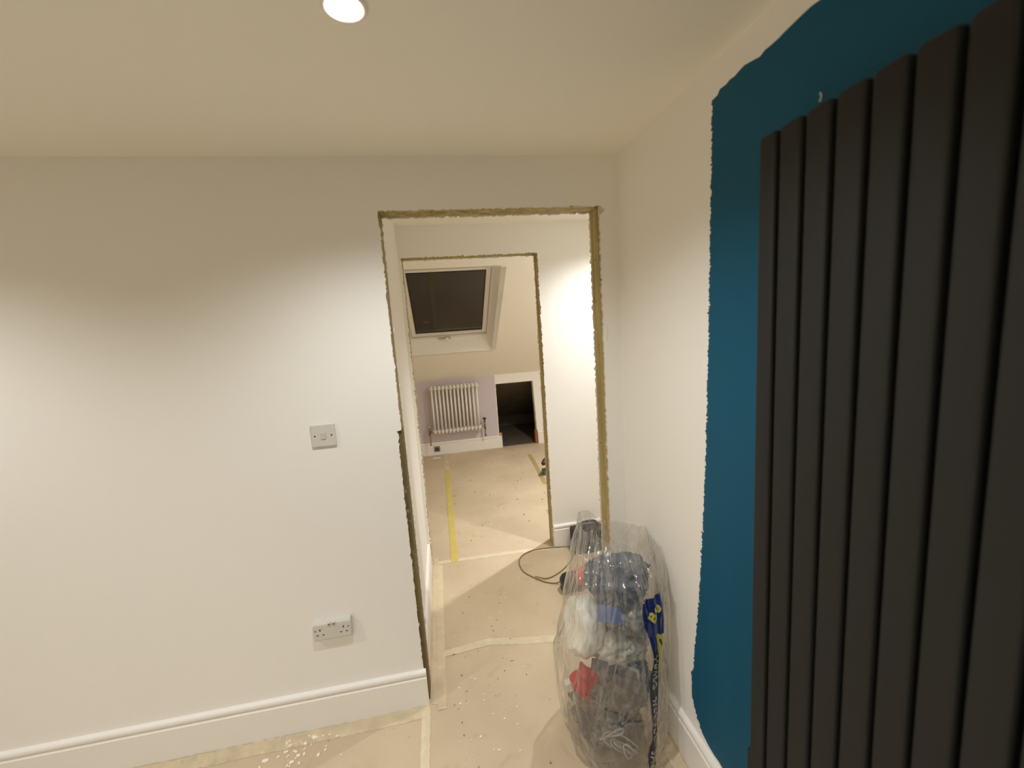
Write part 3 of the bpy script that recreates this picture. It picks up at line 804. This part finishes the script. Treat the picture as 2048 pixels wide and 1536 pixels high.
# ------------------------------------------------------------------ cable, tool and case behind the sack
bm = bmesh.new()
pts = [(0.13, 0.93, 0.05), (0.10, 1.0, 0.012), (0.05, 1.055, 0.006), (-0.08, 1.083, 0.0065), (-0.221, 1.095, 0.0065), (-0.325, 1.050, 0.006), (-0.368, 0.966, 0.005), (-0.360, 0.853, 0.005),
       (-0.302, 0.762, 0.005), (-0.245, 0.700, 0.005), (-0.185, 0.668, 0.008), (-0.150, 0.655, 0.030)]
tube(bm, catmull(pts, 12), 0.0035, 8)
tag(obj('power_cable', bm, 'cable', None, True), 'thin brown power cable looping over the landing floor', 'cable')
bm = bmesh.new()
pts = [(-0.300, 0.766, 0.013), (-0.227, 0.735, 0.006), (-0.137, 0.775, 0.005), (-0.056, 0.845, 0.005), (-0.004, 0.91, 0.006), (0.02, 0.955, 0.010), (0.06, 0.965, 0.03)]
tube(bm, catmull(pts, 12), 0.0035, 8)
tag(obj('power_cable', bm, 'cable', None, True), 'shorter brown cable running from the loop to the black case', 'cable')

t = thing('power_tool', 'red and black hand power tool lying on the landing floor behind the sack', 'power tool', (-0.10, 0.62, 0.0))
def ellipsoid(bm, c, r, rot=None, sub=3):
    v0 = set(bm.verts)
    bmesh.ops.create_icosphere(bm, subdivisions=sub, radius=1.0)
    nv = [v for v in bm.verts if v not in v0]
    mtx = Matrix.Translation(c) @ (rot if rot else Matrix.Identity(4)) @ Matrix.Diagonal((*r, 1))
    bmesh.ops.transform(bm, matrix=mtx, verts=nv)
    return nv
bm = bmesh.new()
lathe(bm, (-0.152, 0.585, 0.058), (0.94, 0.25, 0.05), [(0.020, -0.022), (0.040, -0.014), (0.052, 0.004), (0.055, 0.030), (0.050, 0.052)], 24)
o = obj('rear_cap', bm, 'black_rubber', t, True)
bm = bmesh.new()
lathe(bm, (-0.103, 0.598, 0.0605), (0.94, 0.25, 0.05), [(0.049, 0.0), (0.050, 0.03), (0.046, 0.10), (0.036, 0.14), (0.022, 0.16)], 24)
obj('body', bm, 'red_plastic', t, True)
bm = bmesh.new()
add_box(bm, (-0.172, 0.556, 0.001), (-0.04, 0.640, 0.0095), 0.003)
obj('base_plate', bm, simple('grey_sole', rgb(110, 100, 80), 0.5, metal=0.3), t)
bm = bmesh.new()
add_box(bm, (-0.118, 0.585, 0.098), (-0.075, 0.612, 0.112), 0.004)
obj('switch', bm, 'black_rubber', t)

t = thing('tool_case', 'black case standing against the landing skirting behind the sack', 'case', (0.13, 1.0, 0.0))
bm = box((0.035, 0.945, 0.0005), (0.27, 1.075, 0.165), 0.018, 3)
obj('body', bm, 'black_fabric', t, True)
bm = bmesh.new(); tube(bm, catmull([(0.08, 1.01, 0.160), (0.10, 1.005, 0.205), (0.16, 1.0, 0.215), (0.21, 1.005, 0.205), (0.235, 1.01, 0.160)], 8), 0.009, 10)
obj('handle', bm, 'black_rubber', t, True)
bm = bmesh.new(); tube(bm, catmull([(0.029, 0.962, 0.02), (0.028, 0.965, 0.07), (0.031, 0.968, 0.13)], 6), 0.005, 8)
o = obj('trim', bm, simple('light_grey_piping', (0.3, 0.29, 0.27, 1), 0.6), t, True)

# black-handled drill half hidden behind the second doorway's right stud
t = thing('cordless_drill', 'small black cordless drill on the attic floor beside the right doorway stud', 'drill', (0.22, 2.55, 0.0))
bm = bmesh.new()
lathe(bm, (0.190, 2.47, 0.155), (0.55, 0.83, 0.0), [(0.010, 0), (0.022, 0.008), (0.024, 0.05), (0.032, 0.055), (0.034, 0.16), (0.026, 0.185)], 18)
obj('body', bm, 'black_rubber', t, True)
bm = bmesh.new(); cyl(bm, (0.265, 2.583, 0.14), (0.256, 2.575, 0.055), 0.020, 0.018, 14); obj('grip', bm, 'black_rubber', t, True)
obj('battery', box((0.205, 2.53, 0.0005), (0.30, 2.62, 0.055), 0.008), simple('teal_battery', (0.03, 0.10, 0.10, 1), 0.4), t)

# ------------------------------------------------------------------ rubble sack and what is in it
def lerp_table(z, tab):
    if z <= tab[0][0]: return tab[0][1:]
    for a, b_ in zip(tab, tab[1:]):
        if z <= b_[0]:
            t = (z-a[0])/(b_[0]-a[0]); t = t*t*(3-2*t)
            return tuple(p+(q-p)*t for p, q in zip(a[1:], b_[1:]))
    return tab[-1][1:]
# z, xmin, xmax, ymin, ymax, exponent
SK = [(0.00, -0.385, -0.105, -0.520, -0.13, 2.1),
      (0.03, -0.403, -0.065, -0.520, -0.11, 2.2),
      (0.10, -0.425, -0.030, -0.510, -0.10, 2.5),
      (0.20, -0.440, -0.024, -0.495, -0.10, 2.7),
      (0.31, -0.442, -0.014, -0.482, -0.10, 2.9),
      (0.38, -0.422, -0.010, -0.475, -0.11, 2.9),
      (0.55, -0.387, -0.010, -0.462, -0.12, 2.9),
      (0.68, -0.362, -0.010, -0.440, -0.13, 2.8),
      (0.76, -0.343, -0.014, -0.400, -0.13, 2.5),
      (0.84, -0.312, -0.030, -0.350, -0.13, 2.3),
      (0.92, -0.290, -0.055, -0.310, -0.14, 2.2)]
# long taut creases pulled into the film: (angle, height) to (angle, height)
CREASE = [(4.55, 0.86, 5.15, 0.40), (4.05, 0.86, 4.35, 0.55), (4.20, 0.84, 4.62, 0.62), (4.75, 0.80, 4.85, 0.50), (3.75, 0.80, 3.95, 0.52),
          (5.05, 0.84, 5.45, 0.62), (5.60, 0.82, 5.75, 0.45), (4.0, 0.34, 4.6, 0.26), (4.3, 0.24, 5.1, 0.20), (3.6, 0.30, 4.2, 0.10),
          (3.9, 0.10, 4.8, 0.03), (5.30, 0.30, 5.34, 0.05), (5.42, 0.45, 5.40, 0.10), (3.5, 0.62, 3.7, 0.40), (4.4, 0.16, 4.9, 0.30), (4.9, 0.74, 5.1, 0.60)]
def crease(th, z):
    d = 0.0
    for a0, z0, a1, z1 in CREASE:
        ax, az, bx, bz = a0*0.2, z0, a1*0.2, z1; px, pz = th*0.2, z
        dx, dz = bx-ax, bz-az; L2 = dx*dx+dz*dz
        t = max(0, min(1, ((px-ax)*dx+(pz-az)*dz)/L2))
        q = math.hypot(px-ax-t*dx, pz-az-t*dz)
        if q < 0.02: d += 0.0065*math.exp(-(q/0.0045)**2)*math.sin(PI*min(1, max(0.0, t*0.9+0.05)))**0.5
    return d
def sack_pt(th, v, inset=0.0):
    c, s = math.cos(th), math.sin(th)
    top = 0.828 - 0.050*c + 0.012*math.sin(3*th+1.0) + 0.008*math.sin(7*th) + (0.02 if s < 0 else 0.0)*s
    z = v*top
    xa, xb, ya, yb, e = lerp_table(z, SK)
    x = (xa+xb)/2 + (xb-xa)/2*math.copysign(abs(c)**(2/e), c)
    y = (ya+yb)/2 + (yb-ya)/2*math.copysign(abs(s)**(2/e), s)
    # folds: mostly vertical, with finer creases
    q = Vector((c*2.2, s*2.2, z*1.3))
    w1 = noise.noise(q*1.7+Vector((3, 1, 2)))
    w2 = abs(noise.noise(Vector((c*6+4, s*6, z*3.1+c*2))))
    w3 = abs(noise.noise(Vector((c*12, s*12+7, z*9+s*4))))
    d = 0.020*w1 - 0.010*(1-min(1, w2*4))*0.6 - 0.0035*(1-min(1, w3*3))
    d *= min(1, 0.35+z*5)
    d += crease(th, z)
    cx0, cy0 = (xa+xb)/2, (ya+yb)/2
    L_ = math.hypot(x-cx0, y-cy0)
    k = 1+(d-inset)/max(L_, 0.05)
    x, y = cx0+(x-cx0)*k, cy0+(y-cy0)*k
    lim = -0.024 if z < SB+0.01 else -0.006
    return Vector((min(x, lim), min(y, -0.03), max(z, 0.0016)))
NT, NV = 440, 240
bm = bmesh.new(); rings = []
for j in range(NV+1):
    v = j/NV
    rings.append([bm.verts.new(sack_pt(2*PI*i/NT, v)) for i in range(NT)])
for a in range(NV):
    for i in range(NT):
        bm.faces.new((rings[a][i], rings[a][(i+1) % NT], rings[a+1][(i+1) % NT], rings[a+1][i]))
cen = bm.verts.new((-0.24, -0.28, 0.0016))
for i in range(NT): bm.faces.new((rings[0][(i+1) % NT], rings[0][i], cen))
bmesh.ops.recalc_face_normals(bm, faces=bm.faces)
tree = BVHTree.FromBMesh(bm)
sack = thing('rubble_sack', 'large clear plastic rubble sack full of rubbish leaning in the corner by the doorway', 'rubbish sack', (-0.24, -0.28, 0.0))
obj('film', bm, 'film', sack, True)

def front_y(x, z, off=0.0018):
    h = tree.ray_cast(Vector((x, -1.2, z)), Vector((0, 1, 0)))
    if h[0] is None: return -0.45
    return h[0].y-off
def printed(name, left, right, mat, off=0.0018, n=12):
    """strip between two (x,z) edges listed top to bottom, laid on the sack front"""
    bm = bmesh.new(); rows = []
    fineL, fineR = [], []
    for src, dst in ((left, fineL), (right, fineR)):
        cum = [0]
        for a, b_ in zip(src, src[1:]): cum.append(cum[-1]+math.dist(a, b_))
        K = 60
        for k in range(K+1):
            s = cum[-1]*k/K
            for i in range(len(src)-1):
                if s <= cum[i+1]+1e-9:
                    t = (s-cum[i])/(cum[i+1]-cum[i]); dst.append((src[i][0]+(src[i+1][0]-src[i][0])*t, src[i][1]+(src[i+1][1]-src[i][1])*t)); break
    for a, b_ in zip(fineL, fineR):
        row = []
        for k in range(n+1):
            t = k/n; x = a[0]+(b_[0]-a[0])*t; z = max(0.006, a[1]+(b_[1]-a[1])*t)
            row.append(bm.verts.new((x, front_y(x, z, off), z)))
        rows.append(row)
    for a, b_ in zip(rows, rows[1:]):
        for k in range(n): bm.faces.new((a[k], a[k+1], b_[k+1], b_[k]))
    return obj(name, bm, mat, sack, True)
o = printed('printed_panel', [(-0.155, 0.642), (-0.160, 0.60), (-0.155, 0.56), (-0.144, 0.53), (-0.133, 0.48), (-0.130, 0.462)],
        [(-0.074, 0.655), (-0.072, 0.60), (-0.073, 0.55), (-0.074, 0.508), (-0.100, 0.500), (-0.104, 0.462)], 'print_navy')
o['label'] = 'navy printed logo panel'
o = printed('printed_band', [(-0.130, 0.462), (-0.127, 0.433), (-0.142, 0.366), (-0.151, 0.295), (-0.151, 0.212), (-0.156, 0.15), (-0.178, 0.092), (-0.176, 0.047), (-0.172, 0.008)],
        [(-0.104, 0.462), (-0.098, 0.428), (-0.105, 0.358), (-0.110, 0.287), (-0.118, 0.205), (-0.124, 0.143), (-0.145, 0.085), (-0.140, 0.038), (-0.138, 0.008)], 'print_grey_navy')
o['label'] = 'dark printed lettering band'
o = printed('printed_swoosh', [(-0.112, 0.518), (-0.108, 0.490), (-0.101, 0.455), (-0.0975, 0.43), (-0.1035, 0.36), (-0.1085, 0.30)],
        [(-0.104, 0.518), (-0.076, 0.497), (-0.078, 0.462), (-0.0915, 0.43), (-0.0980, 0.36), (-0.1045, 0.30)], 'print_yellow', 0.0026, 6)
o['label'] = 'yellow printed swoosh'
o = printed('printed_mark', [(-0.095, 0.492), (-0.094, 0.484), (-0.090, 0.476), (-0.088, 0.466)],
        [(-0.088, 0.492), (-0.085, 0.482), (-0.083, 0.474), (-0.083, 0.466)], 'dark', 0.0034, 3)
def lettering(name, body, size, x, z, rot, mat, off=0.0032, bold=0.0, xs=1.0):
    cu = bpy.data.curves.new(name, 'FONT'); cu.body = body; cu.size = size; cu.align_x = 'CENTER'; cu.align_y = 'CENTER'; cu.offset = bold
    cu.resolution_u = 3
    tmp = bpy.data.objects.new(name, cu); COL.objects.link(tmp)
    bpy.context.view_layer.update()
    me = tmp.to_mesh(); bm = bmesh.new(); bm.from_mesh(me); tmp.to_mesh_clear()
    bpy.data.objects.remove(tmp)
    bmesh.ops.subdivide_edges(bm, edges=[e for e in bm.edges if e.calc_length() > size*0.2], cuts=2)
    cr_, sr_ = math.cos(rot), math.sin(rot)
    for v in bm.verts:
        u, w_ = v.co.x, v.co.y*xs
        xx = x+u*cr_-w_*sr_; zz = z+u*sr_+w_*cr_
        # follow the band, which leans
        v.co = Vector((xx, front_y(xx, zz, off), zz))
    return obj(name, bm, mat, sack, False)
def lettering_down(name, body, size, path, mat):
    for k, ch in enumerate(body):
        if ch == ' ': continue
        t = (k+0.5)/len(body)
        s = t*(len(path)-1); i = min(int(s), len(path)-2); f = s-i
        x = path[i][0]+(path[i+1][0]-path[i][0])*f; z = path[i][1]+(path[i+1][1]-path[i][1])*f
        lettering(name, ch, size, x, z, -PI/2-0.12, mat, 0.0032, 0.0006)
lettering_down('letter', 'JUMBO RUBBLE SACK', 0.033, [(-0.113, 0.445), (-0.118, 0.395), (-0.124, 0.345), (-0.130, 0.295), (-0.132, 0.245), (-0.134, 0.195), (-0.138, 0.150), (-0.152, 0.105), (-0.160, 0.060), (-0.158, 0.022)], 'print_letter')
lettering('logo_letter', 'B', 0.052, -0.118, 0.584, 0.80, 'print_yellow', 0.0034, 0.0022)
lettering('logo_letter', 'e', 0.054, -0.098, 0.608, 0.80, 'print_yellow', 0.0034, 0.0022)

def crumple(c, r, seed, amp=0.28, freq=2.2, sub=5, rot=0.0, sharp=1.0):
    bm = bmesh.new(); bmesh.ops.create_icosphere(bm, subdivisions=sub, radius=1.0)
    off = Vector((seed*3.7, seed*1.3, seed*2.1))
    R_ = Matrix.Rotation(rot, 3, 'Y')
    for v in bm.verts:
        p = v.co.copy()
        a = noise.noise(p*freq*0.6+off)
        b_ = abs(noise.noise(p*freq+off*2)); c_ = abs(noise.noise(p*freq*2.3+off*3)); d_ = abs(noise.noise(p*freq*5+off))
        k = 1+amp*(0.8*a-1.0*b_-0.75*c_*sharp-0.40*d_*sharp+0.50)
        q = Vector((p.x*r[0], p.y*r[1], p.z*r[2]))*k
        v.co = R_ @ q + Vector(c)
    return keep_inside(bm)
def keep_inside(bm, gap=0.006):
    for v in bm.verts:
        z = max(v.co.z, 0.008); v.co.z = z
        o_ = Vector((-0.23, -0.29, z)); d = v.co-o_; L_ = d.length
        if L_ < 1e-4: continue
        h = tree.ray_cast(o_, d.normalized())
        if h[0] is not None and h[3] < L_+gap:
            v.co = o_+d.normalized()*max(0.01, h[3]-gap)
    return bm
def junk(name, bm, mat, label, cat, smooth=True):
    o = obj(name, bm, mat, None, smooth); tag(o, label, cat, 'rubbish inside the clear sack'); return o
junk('plastic_bag', crumple((-0.342, -0.315, 0.505), (0.080, 0.095, 0.112), 1, 0.20, 1.35, sharp=0.55), 'crumple_white', 'crumpled white plastic bag at the upper left inside the clear sack', 'plastic bag')
junk('packaging_film', crumple((-0.215, -0.350, 0.425), (0.105, 0.085, 0.070), 2, 0.36, 2.4), 'crumple_grey', 'crumpled pale grey packaging film in the middle of the clear sack', 'packaging')
junk('packaging_film', crumple((-0.185, -0.31, 0.665), (0.122, 0.10, 0.075), 3, 0.30, 2.0), 'crumple_slate', 'crumpled slate grey plastic at the top of the rubbish in the clear sack', 'packaging')
junk('packaging_film', crumple((-0.175, -0.33, 0.535), (0.105, 0.09, 0.058), 9, 0.34, 2.2), 'crumple_mid', 'crumpled mid grey film under the topmost plastic in the clear sack', 'packaging')
junk('packaging_film', crumple((-0.195, -0.33, 0.225), (0.110, 0.10, 0.090), 4, 0.34, 2.2), 'crumple_dark', 'crumpled dark grey plastic in the lower middle of the clear sack', 'packaging')
junk('packaging_film', crumple((-0.325, -0.34, 0.235), (0.070, 0.07, 0.060), 5, 0.34, 2.2), 'crumple_brown', 'crumpled brown plastic under the red wrapper in the clear sack', 'packaging')
junk('packaging_film', crumple((-0.25, -0.32, 0.090), (0.125, 0.12, 0.075), 6, 0.30, 2.0), 'crumple_dark', 'crumpled dark grey plastic at the bottom of the clear sack', 'packaging')
junk('packaging_film', crumple((-0.165, -0.37, 0.325), (0.055, 0.06, 0.040), 10, 0.34, 2.2), 'crumple_slate', 'crumpled blue grey film beside the navy box in the clear sack', 'packaging')
# red wrapper: pinched diamond of film
bm = bmesh.new(); GN = 40; grid = []
for a in range(GN+1):
    row = []
    for b_ in range(GN+1):
        u, v_ = a/GN*2-1, b_/GN*2-1            # diamond sheet pinched at its foot
        x = (u-v_)*0.037; z = (u+v_)*0.043
        x *= 1-0.35*max(0, -z/0.08)
        p = Vector((x*16, z*16, 3.3))
        y = -0.030*abs(noise.noise(p))-0.016*abs(noise.noise(p*2.3))-0.012*math.cos(x*30)
        row.append(bm.verts.new((-0.376+x-0.10*z, -0.395+y, 0.350+z)))
    grid.append(row)
for a in range(GN):
    for b_ in range(GN): bm.faces.new((grid[a][b_], grid[a+1][b_], grid[a+1][b_+1], grid[a][b_+1]))
bmesh.ops.solidify(bm, geom=bm.faces[:], thickness=0.003)
keep_inside(bm, 0.003)
junk('wrapper', bm, 'crumple_red', 'red crumpled wrapper on the left inside the clear sack', 'wrapper')
# navy carton with white end
t = thing('carton', 'flat navy carton with a white end lying across the middle of the clear sack', 'carton', (-0.25, -0.40, 0.36), 'rubbish inside the clear sack')
bmc = box((-0.088, -0.022, -0.018), (0.088, 0.022, 0.018), 0.002)
Rc = Matrix.Translation((-0.252, -0.415, 0.372)) @ Matrix.Rotation(math.radians(27), 4, 'Y') @ Matrix.Rotation(-0.65, 4, 'X')
bmesh.ops.transform(bmc, matrix=Rc, verts=bmc.verts); obj('box', bmc, 'navy_card', t)
bmc = bmesh.new()
vs = [bmc.verts.new(p) for p in ((-0.012, -0.0226, 0.0185), (0.0885, -0.0226, 0.0185), (0.0885, -0.0226, -0.014), (0.080, -0.0226, -0.010), (0.078, -0.0226, 0.006))]
bmc.faces.new(vs)
vs = [bmc.verts.new(p) for p in ((-0.086, -0.0226, 0.0185), (0.0, -0.0226, 0.0185), (0.0, -0.0226, 0.0150), (-0.086, -0.0226, 0.0165))]
bmc.faces.new(vs)
bmesh.ops.solidify(bmc, geom=bmc.faces[:], thickness=0.0006)
bmesh.ops.transform(bmc, matrix=Rc, verts=bmc.verts); obj('white_face', bmc, 'paper_white', t)
# pale blue label card
bmc = box((-0.050, -0.004, -0.028), (0.050, 0.004, 0.028), 0.002)
bmesh.ops.transform(bmc, matrix=Matrix.Translation((-0.258, -0.405, 0.588)) @ Matrix.Rotation(math.radians(20), 4, 'Y') @ Matrix.Rotation(-0.7, 4, 'X'), verts=bmc.verts)
junk('label_card', bmc, 'label_blue', 'pale blue label card near the top of the clear sack', 'card', False)
bmc = box((-0.012, -0.012, -0.020), (0.012, 0.012, 0.020), 0.004)
bmesh.ops.transform(bmc, matrix=Matrix.Translation((-0.413, -0.36, 0.292)) @ Matrix.Rotation(-0.4, 4, 'Y'), verts=bmc.verts)
junk('foam_block', bmc, 'foam', 'small cream foam block below left of the red wrapper in the clear sack', 'block', False)
# coil of clear tubing at the bottom front
bm = bmesh.new(); rt = random.Random(8)
for (cx_, cz_, a_, b_, tilt, y0_) in ((-0.245, 0.088, 0.058, 0.034, 0.55, -0.462), (-0.252, 0.098, 0.044, 0.022, 0.75, -0.470), (-0.258, 0.108, 0.070, 0.044, 0.45, -0.455),
                                  (-0.235, 0.086, 0.018, 0.030, 0.2, -0.476), (-0.292, 0.158, 0.046, 0.006, -0.12, -0.462)):
    P = []
    for i in range(48):
        an = 2*PI*i/48; u, w_ = a_*math.cos(an), b_*math.sin(an)
        P.append((cx_+u*math.cos(tilt)-w_*math.sin(tilt), y0_+0.006*math.sin(an*2+cz_*40), max(0.010, cz_-u*math.sin(tilt)+w_*math.cos(tilt))))
    tube(bm, P, 0.0036, 8, True)
vin = simple('clear_vinyl', (0.55, 0.55, 0.54, 1), 0.06, spec=0.9); vin.node_tree.nodes['Principled BSDF'].inputs['Transmission Weight'].default_value = 0.3
coil = junk('plastic_coil', bm, vin, 'coil of clear plastic tubing at the bottom front of the clear sack', 'tubing')
